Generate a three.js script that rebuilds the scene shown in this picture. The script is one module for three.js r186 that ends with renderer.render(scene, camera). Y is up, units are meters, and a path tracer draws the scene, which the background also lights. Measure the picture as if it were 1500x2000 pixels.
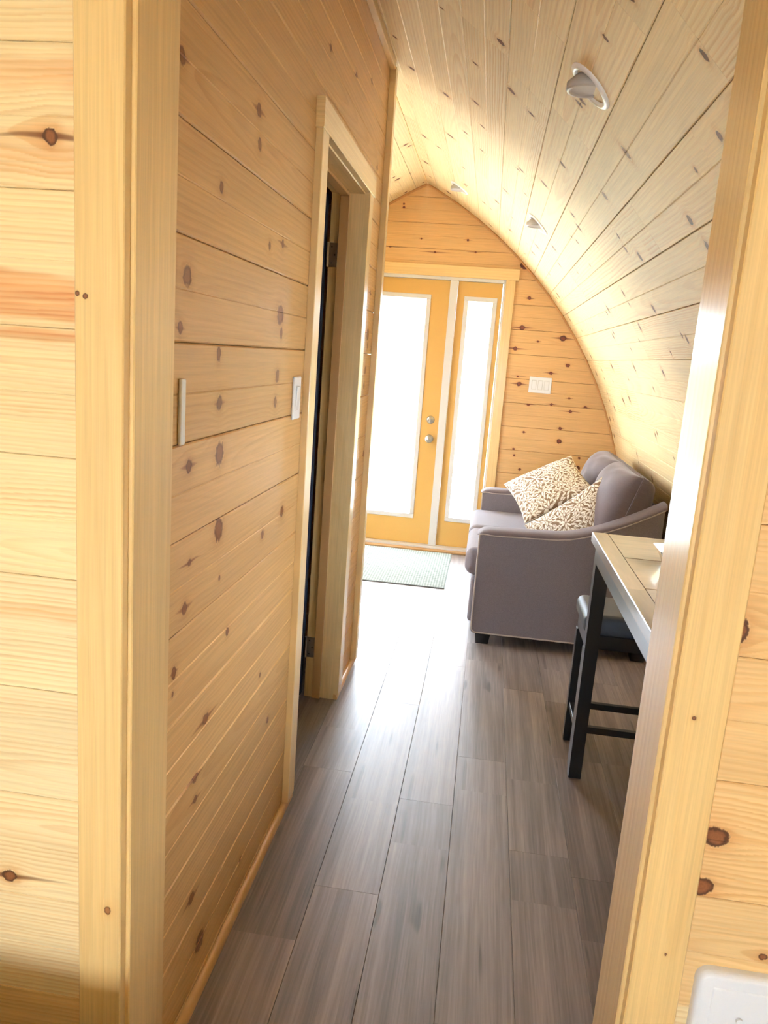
import * as THREE from 'three';
import { RoundedBoxGeometry } from 'three/addons/geometries/RoundedBoxGeometry.js';
import { mergeGeometries } from 'three/addons/utils/BufferGeometryUtils.js';

// ---------------------------------------------------------------- camera, sky, exposure
const scene = new THREE.Scene();
const camera = new THREE.PerspectiveCamera(2 * Math.atan(1000 / 1514.03) * 180 / Math.PI, 0.75, 0.02, 300);
camera.matrixAutoUpdate = true;
{
  const right = new THREE.Vector3(0.988081, 0.072710, -0.135683);
  const up = new THREE.Vector3(-0.097766, 0.977238, -0.188276);
  const back = new THREE.Vector3(0.118905, 0.199297, 0.972699);
  up.addScaledVector(back, -up.dot(back)).normalize();
  right.crossVectors(up, back).normalize();
  camera.quaternion.setFromRotationMatrix(new THREE.Matrix4().makeBasis(right, up, back));
  camera.position.set(0, 1.468, 0);
}
const SKY = 1.0;                                   // bright overcast sky, the only light there is
scene.background = new THREE.Color().setRGB(0.82 * SKY, 0.94 * SKY, 1.08 * SKY);
const EXPOSURE = 34;

// ---------------------------------------------------------------- helpers
function rng(seed) { let a = seed | 0; return () => { a = (a + 0x6d2b79f5) | 0; let t = Math.imul(a ^ (a >>> 15), 1 | a); t = (t + Math.imul(t ^ (t >>> 7), 61 | t)) ^ t; return ((t ^ (t >>> 14)) >>> 0) / 4294967296; }; }
const NT = new Float32Array(65536);
{ const r = rng(77); for (let i = 0; i < 65536; i++) NT[i] = r() * 2 - 1; }
function vn(x, y) {                                // smooth value noise, -1 .. 1
  const xi = Math.floor(x), yi = Math.floor(y); let fx = x - xi, fy = y - yi;
  fx = fx * fx * (3 - 2 * fx); fy = fy * fy * (3 - 2 * fy);
  const x0 = xi & 255, x1 = (xi + 1) & 255, y0 = (yi & 255) << 8, y1 = ((yi + 1) & 255) << 8;
  const a = NT[y0 + x0], b = NT[y0 + x1], c = NT[y1 + x0], d = NT[y1 + x1];
  return a + (b - a) * fx + (c - a) * fy + (a - b - c + d) * fx * fy;
}
const sst = (a, b, x) => { const t = Math.min(1, Math.max(0, (x - a) / (b - a))); return t * t * (3 - 2 * t); };
const usedNames = new Map();
function numbered(name) { const n = usedNames.get(name) ?? 0; usedNames.set(name, n + 1); return n ? `${name}_${String(n).padStart(3, '0')}` : name; }
function tag(o, label, category, group) { o.userData.label = label; o.userData.category = category; if (group) o.userData.group = group; return o; }
function thing(name, label, category, group) { const o = new THREE.Group(); o.name = numbered(name); tag(o, label, category, group); scene.add(o); return o; }
function structure(name, label, category) { const o = new THREE.Group(); o.name = numbered(name); o.userData.kind = 'structure'; tag(o, label, category); scene.add(o); return o; }
function part(name, geo, mat, parent, label) { const m = new THREE.Mesh(geo, mat); m.name = name; if (label) m.userData.label = label; parent.add(m); return m; }
function box(x0, x1, y0, y1, z0, z1, r = 0.002, seg = 1) {
  const w = x1 - x0, h = y1 - y0, d = z1 - z0;
  const g = r > 0 ? new RoundedBoxGeometry(w, h, d, seg, Math.min(r, w / 2.01, h / 2.01, d / 2.01)) : new THREE.BoxGeometry(w, h, d);
  g.translate((x0 + x1) / 2, (y0 + y1) / 2, (z0 + z1) / 2); return g;
}
const V = (x, y, z) => new THREE.Vector3(x, y, z);
function seat(g, m) {                               // place a geometry; a mirrored frame also turns its triangles round
  g.applyMatrix4(m);
  if (m.determinant() < 0) for (const k of ['position', 'normal', 'uv']) { const a = g.attributes[k], n = a.itemSize; for (let i = 0; i < a.count; i += 3) for (let c = 0; c < n; c++) { const p = (i + 1) * n + c, q = (i + 2) * n + c, t = a.array[p]; a.array[p] = a.array[q]; a.array[q] = t; } }
  return g;
}
function frameOf(o, x, y, z) { return new THREE.Matrix4().makeBasis(V(...x), V(...y), V(...z)).setPosition(V(...o)); }

// ---------------------------------------------------------------- wood, computed
// A board texture: rows of boards, u along the grain (metres), v across.
const PINE = { early: [238, 212, 160], late: [208, 152, 88], knotIn: [150, 92, 52], knotRim: [84, 46, 22], halo: [196, 128, 66] };
function boardAtlas({ W, H, rows, specs, board = 0.179, pal = PINE }) {
  const data = new Uint8Array(W * H * 4), rh = H / rows;
  for (let r = 0; r < rows; r++) {
    const s = specs[r % specs.length], len = s.len, p = { ...pal, ...(s.pal || {}) };
    const R = rng(s.seed * 7919 + 13), sx = R() * 200, sy = R() * 200;
    const flat = s.flat ?? (R() < 0.55), vc = board * (0.2 + 0.6 * R()), uc = len * R(), slope = 0.03 + 0.05 * R(), spacing = s.spacing ?? (0.006 + 0.006 * R());
    const con = s.contrast ?? (0.35 + 0.35 * R()), tone = s.tone ?? (R() - 0.5), warm = s.warm ?? (R() - 0.5);
    const knots = s.knots || [], zones = s.zones || [];
    for (let j = 0; j < rh; j++) {
      const v = ((j + 0.5) / rh - 0.01) / 0.98 * board, row = (r * rh + j) * W;
      for (let i = 0; i < W; i++) {
        const u = (i + 0.5) / W * len;
        let dv = 0, kIn = 0, kRim = 0, kHalo = 0, tail = 0, kd = 1;
        for (const k of knots) {
          const a = u - k.u, b = v - k.v, rr = k.r, e = k.e ?? 1.15;
          if (Math.abs(a) > rr * 9 + (k.tail ?? 0) || Math.abs(b) > rr * 6) continue;
          const g = Math.exp(-(a * a) / (8 * rr * rr * e * e)), ab = Math.abs(b);
          dv -= Math.sign(b) * Math.min(ab, rr * 1.15) * g * Math.exp(-Math.max(0, ab - rr) / (2.6 * rr)) * 0.86;
          const q = Math.hypot(a / (rr * e), b / rr) + 0.16 * vn(u * 130 + sx, v * 130) + 0.07 * vn(u * 420, v * 420 + sy);
          if (q < 1.06 + (k.soft ?? 0) * 0.4) { kIn = Math.max(kIn, 1 - sst(1.04 - (k.soft ?? 0.14), 1.06 + (k.soft ?? 0) * 0.4, q)); kRim = Math.max(kRim, sst(0.5, 0.86, q) * 0.85 + 0.15 * (0.5 + 0.5 * Math.sin(q * 26))); kd = k.dark ?? 1; }
          else kHalo = Math.max(kHalo, (k.halo ?? 0.6) * Math.exp(-(q - 1) * 1.5));
          if (k.tail) { const t = Math.abs(a) / k.tail; if (t < 1) tail = Math.max(tail, (1 - sst(0.25, 1, Math.abs(b + 0.003 * vn(u * 22, sy)) / (rr * (0.55 * (1 - t) + 0.06)))) * (1 - t) * 0.85); }
        }
        const vv = v + dv + 0.012 * vn(u * 0.9 + sx, v * 5 + sy) + 0.0035 * vn(u * 4 + sy, v * 24 + sx) + 0.0008 * vn(u * 22, v * 90 + sx);
        let ring;
        if (flat) { const q = vv - vc, d = slope * (u - uc) + 0.006 * vn(u * 2.5 + sx, sy); ring = Math.sqrt(q * q + d * d); } else ring = vv + 0.4;
        const ph = ring / spacing + 0.25 * vn(ring * 90, sx), f = ph - Math.floor(ph);
        const lw = sst(0.25, 0.9, f) - sst(0.93, 1.0, f);
        const amp = con * (0.55 + 0.45 * vn(u * 0.7 + sy, vv * 22 + sx)) * (0.7 + 0.3 * vn(Math.floor(ph) * 3.7, sx));
        const fib = 0.028 * vn(u * 14 + sx, v * 900) + 0.022 * vn(u * 3 + sy, v * 260) + 0.022 * vn(u * 3.1, v * 16 + sx);
        let zr = 0, zc = null;
        for (const z of zones) { const e = 0.006 * vn(u * 5 + sx, z.v * 100) + 0.002 * vn(u * 30, v * 60); const m = sst(z.v - z.h - 0.004, z.v - z.h + 0.006, vv + e) * (1 - sst(z.v + z.h - 0.006, z.v + z.h + 0.004, vv + e)) * z.a * (0.75 + 0.25 * vn(u * 6, v * 120)); if (m > zr) { zr = m; zc = z.c; } }
        let t = Math.max(0, Math.min(1, lw * Math.max(0, amp)));
        const lum = 1 + fib + 0.035 * tone;
        for (let c = 0; c < 3; c++) {
          let x = p.early[c] + (p.late[c] - p.early[c]) * t;
          if (c === 1) x -= 5 * warm; if (c === 2) x -= 10 * warm;
          if (zr > 0) x += (zc[c] - x) * zr * (0.7 + 0.3 * lw);
          if (kHalo > 0) x += (p.halo[c] - x) * kHalo * 0.6;
          if (tail > 0) x += (p.knotRim[c] * 1.25 - x) * tail;
          x *= lum;
          if (kIn > 0) { const kc = p.knotIn[c] + (p.knotRim[c] - p.knotIn[c]) * kRim; x += (kc - x) * kIn * kd; }
          data[(row + i) * 4 + c] = Math.max(0, Math.min(255, x));
        }
        data[(row + i) * 4 + 3] = 255;
      }
    }
  }
  const tex = new THREE.DataTexture(data, W, H, THREE.RGBAFormat, THREE.UnsignedByteType);
  tex.magFilter = THREE.LinearFilter; tex.minFilter = THREE.LinearFilter; tex.wrapS = THREE.RepeatWrapping; tex.wrapT = THREE.RepeatWrapping; tex.colorSpace = THREE.SRGBColorSpace; tex.needsUpdate = true;
  return { tex, rows, specs };
}
function woodMat(atlas, o = {}) { return new THREE.MeshPhysicalMaterial({ map: atlas.tex, roughness: 0.5, clearcoat: 0.08, clearcoatRoughness: 0.3, ...o }); }
const rnd = rng(4242);
function randomKnots(R, len, n, rmin, rmax, board = 0.179) { const k = []; for (let i = 0; i < n; i++) k.push({ u: R() * len, v: board * (0.12 + 0.76 * R()), r: rmin + (rmax - rmin) * R() ** 1.6, e: 0.55 + 0.45 * R(), tail: 0, halo: 0.5 + 0.5 * R(), soft: 0.1 + 0.3 * R() }); return k; }

// ---------------------------------------------------------------- a tongue-and-groove board
// local axes: x along the board, y across its width w, z out of its face (face at z = 0, back at z = -t).
function boardGeo(x0, x1, w, { t = 0.019, c = 0.003, g = 0.0025, gap = 0.0007, row = 0, rows = 1, len = 1, uo = 0, wide = 0.179, v0 = 0 } = {}) {
  const lo = gap, hi = w - gap, m = w / 2;
  const P = g > 0 ? [[lo, -t], [lo, -c], [lo + c, 0], [m - g, 0], [m, -g * 0.75], [m + g, 0], [hi - c, 0], [hi, -c], [hi, -t]] : [[lo, -t], [lo, -c], [lo + c, 0], [hi - c, 0], [hi, -c], [hi, -t]];
  const fx = (f, y) => (typeof f === 'function' ? f(y) : f);
  const pos = [], uv = [], nor = [];
  const UV = (x, y) => [(x + uo) / len, (row + 0.01 + 0.98 * Math.min(1, Math.max(0, (y + v0) / wide))) / rows];
  const A = V(), B = V();
  const tri = (a, b, d) => {
    A.set(b[0] - a[0], b[1] - a[1], b[2] - a[2]); B.set(d[0] - a[0], d[1] - a[1], d[2] - a[2]); A.cross(B); if (A.lengthSq() < 1e-14) return; A.normalize();
    for (const q of [a, b, d]) { pos.push(...q); nor.push(A.x, A.y, A.z); uv.push(...UV(q[0], q[1])); }
  };
  const Lp = P.map(([y, z]) => [fx(x0, y), y, z]), Rp = P.map(([y, z]) => [Math.max(fx(x1, y), fx(x0, y) + 1e-4), y, z]);
  for (let i = 0; i < P.length; i++) { const k = (i + 1) % P.length; tri(Lp[i], Rp[i], Rp[k]); tri(Lp[i], Rp[k], Lp[k]); }
  for (let i = 1; i < P.length - 1; i++) { tri(Lp[0], Lp[i], Lp[i + 1]); tri(Rp[0], Rp[i + 1], Rp[i]); }
  const geo = new THREE.BufferGeometry();
  geo.setAttribute('position', new THREE.Float32BufferAttribute(pos, 3)); geo.setAttribute('normal', new THREE.Float32BufferAttribute(nor, 3)); geo.setAttribute('uv', new THREE.Float32BufferAttribute(uv, 2));
  return geo;
}
// a straight piece of trim: its own clear-wood texture row, grain along the length
function trimGeo(L, w, t, row, uo = 0, c = 0.002) { return boardGeo(0, L, w, { t, c, g: 0, gap: 0, row, rows: 8, len: 2.4, uo, wide: Math.max(0.1, w) }); }

// ---------------------------------------------------------------- dimensions
const CX = -0.582, AX = -1.882, AY = 0.001, AR = 2.985;               // the pod: two arcs that meet in a ridge over x = CX
const shellRight = (y) => AX + Math.sqrt(Math.max(0, AR * AR - (y - AY) ** 2)), shellLeft = (y) => 2 * CX - shellRight(y);
const apexY = AY + Math.sqrt(AR * AR - (CX - AX) ** 2);
const ZF = -5.9, ZB = 1.75, ZW = -1.08, HALLX = -0.535;
const TH0 = Math.atan2(apexY - AY, CX - AX), THF = Math.atan2(0 - AY, shellRight(0) - AX);
const arcPoint = (s) => { const th = Math.max(TH0 - s / AR, THF - 0.01); return [AX + AR * Math.cos(th), AY + AR * Math.sin(th), th]; };
const ARC = (TH0 - THF) * AR;

// ---------------------------------------------------------------- wood materials
const trimAtlas = boardAtlas({ pal: { ...PINE, early: [232, 197, 134], late: [204, 150, 82] }, W: 2048, H: 1024, rows: 8, board: 0.1, specs: [...Array(8)].map((_, i) => ({ seed: 300 + i, len: 2.4, contrast: [0.26, 0.16, 0.2, 0.18, 0.24, 0.2, 0.2, 0.34][i], spacing: 0.019, flat: i % 2 === 0, knots: i === 0 ? [{ u: 1.519, v: 0.069, r: 0.0036, e: 1.1, halo: 0.2 }, { u: 1.516, v: 0.057, r: 0.004, e: 1, halo: 0.2 }, { u: 0.535, v: 0.022, r: 0.006, e: 1.4, halo: 0.5, dark: 0.8 }] : i === 2 ? [{ u: 1.0, v: 0.045, r: 0.003, e: 1 }, { u: 0.62, v: 0.03, r: 0.002 }] : [] })) });
const trimMat = woodMat(trimAtlas, { roughness: 0.4, clearcoat: 0.45, clearcoatRoughness: 0.2 });

// boards of the partition, left and right of the near doorway
const nearPitch = 0.1895, nearBase = 0.1435;
const nearSpecs = [...Array(16)].map((_, i) => ({ seed: 40 + i, len: 0.8, contrast: 0.62, spacing: 0.006 + 0.004 * rnd(), flat: i % 3 !== 1, knots: [], zones: [] }));
{
  const leftKnots = [[-0.635, 1.729, 0.0115, 1], [-0.726, 0.555, 0.011, 1.2]], rightKnots = [[0.391, 0.812, 0.0155, 1.25], [0.382, 0.729, 0.015, 1.3], [0.373, 1.129, 0.02, 0.7], [0.488, 0.627, 0.005, 1.3]];
  for (const [x, y, r, e] of leftKnots) { const i = Math.floor((y - nearBase) / nearPitch); nearSpecs[i].knots.push({ u: x + 0.95, v: y - nearBase - i * nearPitch, r, e, halo: 0.9, tail: 0.12 }); }
  for (const [x, y, r, e] of rightKnots) { const i = Math.floor((y - nearBase) / nearPitch); nearSpecs[(i + 10) % 16].knots.push({ u: x - 0.3, v: y - nearBase - i * nearPitch, r, e, halo: 0.7, pal: 0 }); }
  nearSpecs[8].zones.push({ v: 0.155, h: 0.02, a: 0.5, c: [222, 150, 92] }, { v: 0.06, h: 0.03, a: 0.45, c: [226, 158, 98] });
  nearSpecs[7].zones.push({ v: 0.05, h: 0.03, a: 0.75, c: [206, 122, 62] }); nearSpecs[6].zones.push({ v: 0.185, h: 0.008, a: 0.7, c: [200, 110, 50] });
  nearSpecs[4].zones.push({ v: 0.12, h: 0.012, a: 0.45, c: [212, 138, 76] });
  for (const i of [12, 13, 14, 15, 0]) nearSpecs[i].pal = { early: [236, 196, 134], late: [196, 130, 66] };
  nearSpecs[3].flat = true; nearSpecs[14].contrast = 0.4;
}
const nearAtlas = boardAtlas({ W: 1024, H: 4096 / 2, rows: 16, board: nearPitch, specs: nearSpecs });
const nearMat = woodMat(nearAtlas);

// boards of the hallway wall
const hallPitch = 0.179, hallBase = 0.03, hallZ0 = -1.225;
const hallSpecs = [...Array(16)].map((_, i) => ({ seed: 80 + i, len: i < 12 ? 1.4 : 2.4, contrast: 0.34 + 0.14 * rnd(), spacing: 0.013, flat: i % 2 === 0, knots: [], warm: 0.2 }));
for (const [z, y, r, e, tail] of [[1.334, 1.575, 0.016, 1.2, 0], [1.944, 1.545, 0.022, 1.3, 0], [1.96, 1.5, 0.014, 0.8, 0], [1.492, 1.753, 0.0095, 1.1, 0], [1.826, 1.694, 0.009, 1, 0], [1.937, 1.713, 0.010, 1, 0.05], [1.294, 1.908, 0.012, 1.2, 0.04], [1.706, 1.949, 0.013, 1.2, 0.05], [1.72, 1.885, 0.012, 1.1, 0], [1.504, 1.444, 0.013, 0.9, 0], [1.516, 1.347, 0.0135, 1.1, 0.03], [1.361, 1.238, 0.0115, 1.2, 0.04], [1.526, 1.243, 0.022, 1.1, 0], [1.535, 1.081, 0.0225, 1.1, 0], [1.375, 1.05, 0.006, 1.5, 0.06], [1.941, 1.394, 0.015, 1.1, 0], [1.932, 1.329, 0.012, 1.1, 0], [1.355, 0.964, 0.0115, 1.2, 0.04], [1.614, 0.825, 0.009, 1.2, 0], [1.488, 0.672, 0.011, 1.6, 0.08], [1.436, 0.563, 0.010, 1.5, 0.05], [1.439, 0.51, 0.008, 1.4, 0.04], [1.431, 0.274, 0.012, 1.4, 0.05], [1.492, 0.116, 0.021, 1.3, 0.04], [1.786, 0.121, 0.0065, 1.2, 0.02], [1.309, 0.852, 0.0115, 1, 0.02], [1.305, 0.81, 0.005, 1, 0], [1.307, 1.487, 0.010, 1.1, 0.02], [1.867, 0.996, 0.0105, 1.1, 0], [1.549, 0.971, 0.0055, 1, 0], [2.05, 1.02, 0.014, 1.2, 0], [2.0, 0.42, 0.008, 1.3, 0], [1.9, 0.6, 0.006, 1.3, 0], [1.75, 2.22, 0.012, 1.2, 0.05], [2.35, 2.3, 0.009, 1.2, 0.04], [2.75, 2.36, 0.01, 1.2, 0.04], [3.05, 2.44, 0.009, 1.2, 0.04], [3.3, 2.2, 0.01, 1.2, 0.03], [2.6, 2.56, 0.009, 1.2, 0.03]]) {
  const i = Math.floor((y - hallBase) / hallPitch); if (i < 0 || i > 15) continue;
  hallSpecs[i].knots.push({ u: z + hallZ0, v: y - hallBase - i * hallPitch, r: r * 1.15, e: e * 0.85, tail: tail * 1.2, halo: 0.7, soft: 0.3, dark: 0.85 });
}
const hallAtlas = boardAtlas({ W: 1024, H: 2048, rows: 16, specs: hallSpecs, pal: { ...PINE, early: [214, 169, 108], late: [182, 124, 66], knotIn: [136, 78, 32], knotRim: [98, 52, 18], halo: [176, 116, 58] } });
const hallMat = woodMat(hallAtlas, { specularIntensity: 0.75 });

// boards of the front wall round the yellow door
const endPitch = 0.1765, endBase = 1.007 - 6 * 0.1765;
const endSpecs = [...Array(16)].map((_, i) => ({ seed: 120 + i, len: 2.2, contrast: 0.28, spacing: 0.012, flat: i % 2 === 1, knots: [], zones: [], warm: 0.6 }));
for (const [x, y, r, tail] of [[0.226, 1.95, 0.012, 0.05], [0.4, 1.965, 0.012, 0], [0.197, 1.734, 0.017, 0.12], [0.504, 1.677, 0.021, 0.1], [0.16, 1.578, 0.014, 0.14], [0.561, 1.483, 0.013, 0.02], [0.444, 1.417, 0.012, 0.07], [0.218, 1.32, 0.016, 0.09], [0.201, 1.376, 0.006, 0.09], [0.6, 1.243, 0.007, 0.05], [0.303, 1.173, 0.01, 0.07], [0.474, 1.187, 0.009, 0.08], [0.725, 1.18, 0.013, 0.05], [0.62, 1.145, 0.010, 0.1], [0.559, 1.012, 0.011, 0.04], [0.291, 0.962, 0.008, 0.03], [0.563, 0.915, 0.017, 0.03], [0.228, 0.826, 0.008, 0], [0.237, 0.779, 0.008, 0], [0.726, 0.8, 0.008, 0], [0.72, 0.72, 0.019, 0], [0.171, 2.184, 0.033, 0], [-0.264, 2.333, 0.008, 0.04], [-0.838, 2.258, 0.008, 0.2], [-0.609, 2.325, 0.005, 0.02], [-0.756, 2.538, 0.008, 0.02], [-0.758, 2.563, 0.007, 0], [0.291, 0.673, 0.009, 0.02], [0.324, 1.642, 0.007, 0.03], [-0.5, 2.235, 0.007, 0.2], [-0.2, 2.25, 0.006, 0.12]]) {
  const X = x * 0.98, Y = 1.468 + (y - 1.468) * 0.98, i = Math.floor((Y - endBase) / endPitch); if (i < 0 || i > 15) continue;
  endSpecs[i].knots.push({ u: X + 1.1, v: Y - endBase - i * endPitch, r, e: 1.1, tail, halo: 0.5 });
}
const endAtlas = boardAtlas({ W: 1024, H: 1024, rows: 16, board: endPitch, specs: endSpecs, pal: { ...PINE, early: [222, 182, 126], late: [190, 132, 74], knotIn: [128, 60, 36], knotRim: [82, 38, 22] } });
const endMat = woodMat(endAtlas);

// boards of the vault
const vaultPitch = 0.184;
const vaultSpecs = [...Array(16)].map((_, i) => { const R = rng(900 + i); return { seed: 160 + i, len: 2.4, contrast: i % 4 === 1 ? 0.75 : 0.34, spacing: 0.009 + 0.006 * R(), flat: i % 2 === 0, knots: randomKnots(R, 2.4, 4 + Math.floor(R() * 4), 0.007, 0.022), warm: -0.2 }; });
const vaultAtlas = boardAtlas({ W: 2048, H: 2048, rows: 16, board: vaultPitch, specs: vaultSpecs, pal: { ...PINE, knotIn: [124, 68, 24], knotRim: [84, 42, 12] } });
const vaultMat = woodMat(vaultAtlas, { roughness: 0.58, specularIntensity: 0.6, clearcoat: 0 });

// grey-brown floor planks, with the print's pores pressed into the surface
function floorAtlas() {
  const W = 1024, H = 1024, rows = 8, data = new Uint8Array(W * H * 4), bump = new Uint8Array(W * H * 4), rh = H / rows;
  for (let r = 0; r < rows; r++) {
    const R = rng(500 + r), sx = R() * 200, sy = R() * 200, tone = (R() - 0.5) * 0.1, red = (R() - 0.5) * 4;
    for (let j = 0; j < rh; j++) for (let i = 0; i < W; i++) {
      const u = i / W * 1.22, v = j / rh * 0.18, o = ((r * rh + j) * W + i) * 4;
      const vv = v + 0.01 * vn(u * 1.3 + sx, v * 8 + sy) + 0.003 * vn(u * 5 + sy, v * 30);
      const f1 = vn(u * 2.2 + sx, vv * 60 + sy), f2 = vn(u * 5 + sy, vv * 260 + sx), f3 = vn(u * 16, vv * 800 + sx), cloud = vn(u * 2.5 + sx, v * 9 + sy), crack = sst(0.72, 0.9, vn(u * 4 + sy, vv * 45 + sx)) * sst(0.1, 0.5, vn(u * 3 + sx, v * 6));
      const l = 1 + tone + 0.13 * f1 + 0.09 * f2 + 0.06 * f3 + 0.1 * cloud - 0.3 * crack;
      const c = [134 + red, 120, 111 - red];
      for (let k = 0; k < 3; k++) data[o + k] = Math.max(0, Math.min(255, c[k] * l));
      const b = 150 + 45 * f3 + 40 * f2 - 30 * crack; bump[o] = bump[o + 1] = bump[o + 2] = Math.max(0, Math.min(255, b)); data[o + 3] = bump[o + 3] = 255;
    }
  }
  const mk = (d, s) => { const t = new THREE.DataTexture(d, W, H, THREE.RGBAFormat, THREE.UnsignedByteType); t.magFilter = t.minFilter = THREE.LinearFilter; t.wrapS = t.wrapT = THREE.RepeatWrapping; if (s) t.colorSpace = THREE.SRGBColorSpace; t.needsUpdate = true; return t; };
  return { map: mk(data, true), bump: mk(bump, false) };
}
const FA = floorAtlas();
const floorMat = new THREE.MeshPhysicalMaterial({ map: FA.map, bumpMap: FA.bump, bumpScale: 0.0003, roughness: 0.5, ior: 1.6, clearcoat: 0.4, clearcoatRoughness: 0.42 });

// plain materials
const std = (color, roughness, o = {}) => new THREE.MeshPhysicalMaterial({ color, roughness, ...o });
const M = {
  white: std('#d9d6d1', 0.42), yellow: std('#dcae5c', 0.45), plastic: std('#e3e4e6', 0.3), rocker: std('#e6e7e9', 0.25), slot: std('#5a5650', 0.6), nickel: std('#b9b6b0', 0.28, { metalness: 1 }), steel: std('#a8a6a2', 0.35, { metalness: 1 }),
  glass: new THREE.MeshPhysicalMaterial({ color: '#ffffff', roughness: 0, transmission: 1, thickness: 0, ior: 1.45 }),
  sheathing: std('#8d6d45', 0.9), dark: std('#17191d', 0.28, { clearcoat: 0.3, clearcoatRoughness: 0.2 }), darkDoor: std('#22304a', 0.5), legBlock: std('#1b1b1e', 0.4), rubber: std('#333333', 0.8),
  ceramic: std('#f4f3f0', 0.12, { clearcoat: 1, clearcoatRoughness: 0.05 }), trimRing: std('#f3f1ee', 0.35), lens: std('#b8b1a9', 0.4), cup: std('#6d675f', 0.6), aluminium: std('#c9c6c0', 0.4, { metalness: 0.6 }),
  stoolSeat: std('#4c545e', 0.48), threshold: std('#b58c58', 0.5), concrete: std('#e0ddd5', 0.9), screw: std('#d8d6d0', 0.3, { metalness: 0.7 }), bathFloor: std('#5a4a42', 0.5),
};
// woven upholstery
function weave(size, a, b, seed) { const d = new Uint8Array(size * size * 4), n = size; for (let y = 0; y < n; y++) for (let x = 0; x < n; x++) { const o = (y * n + x) * 4, w = 0.5 + 0.5 * Math.sin(x * Math.PI / 2) * Math.cos(y * Math.PI / 2), k = 0.5 + 0.5 * vn(x * 0.5 + seed, y * 0.5), q = Math.max(0, Math.min(1, 0.5 * w + 0.5 * k)); for (let c = 0; c < 3; c++) d[o + c] = a[c] + (b[c] - a[c]) * q; d[o + 3] = 255; } const t = new THREE.DataTexture(d, n, n, THREE.RGBAFormat, THREE.UnsignedByteType); t.magFilter = t.minFilter = THREE.LinearFilter; t.wrapS = t.wrapT = THREE.RepeatWrapping; t.needsUpdate = true; return t; }
const weaveColor = weave(256, [110, 103, 106], [140, 131, 135], 3); weaveColor.colorSpace = THREE.SRGBColorSpace; weaveColor.repeat.set(4, 4);
const weaveBump = weave(256, [90, 90, 90], [200, 200, 200], 3); weaveBump.repeat.set(4, 4);
M.fabric = new THREE.MeshPhysicalMaterial({ map: weaveColor, bumpMap: weaveBump, bumpScale: 0.0006, roughness: 0.9, sheen: 1, sheenColor: new THREE.Color('#e6e2e8'), sheenRoughness: 0.5 });
M.cushion = new THREE.MeshPhysicalMaterial({ map: weaveColor, bumpMap: weaveBump, bumpScale: 0.0006, roughness: 0.75, color: '#e2d6d2', sheen: 0.9, sheenColor: new THREE.Color('#e6e2e8'), sheenRoughness: 0.5 });
M.piping = std('#b3a79b', 0.8);

// ================================================================ the setting
// floor: planks laid lengthways in staggered rows over a slab
{
  const floor = structure('floor', 'grey-brown wood-look plank floor running towards the yellow front door', 'floor');
  part('subfloor', box(shellLeft(0), shellRight(0), -0.16, -0.012, ZF - 0.1, ZB, 0), M.sheathing, floor);
  const w = 0.182, x0 = -2.168, R = rng(61);
  for (let i = 0; i < 18; i++) {
    const xr = x0 + (i + 1) * w; let z = ZB - 0.01 - R() * 1.1, zPrev = ZB - 0.01;
    if (i === 11) z = 0.06; if (i === 10) z = 0.55;
    while (zPrev > ZF + 0.001) {
      const z1 = Math.max(z, ZF), L = zPrev - z1, xe = Math.min(xr, shellRight(0) - 0.004);
      if (L > 0.01 && xe - (xr - w) > 0.02) {
        const g = boardGeo(0.0005, L - 0.0005, xe - (xr - w), { t: 0.012, c: 0.0009, g: 0, gap: 0.0003, row: Math.floor(R() * 8), rows: 8, len: 1.22, uo: R(), wide: w });
        seat(g, frameOf([xe, 0, zPrev], [0, 0, -1], [-1, 0, 0], [0, 1, 0]));
        part('floor_plank', g, floorMat, floor);
      }
      zPrev = z1; z = z1 - 1.22;
    }
  }
}

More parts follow.
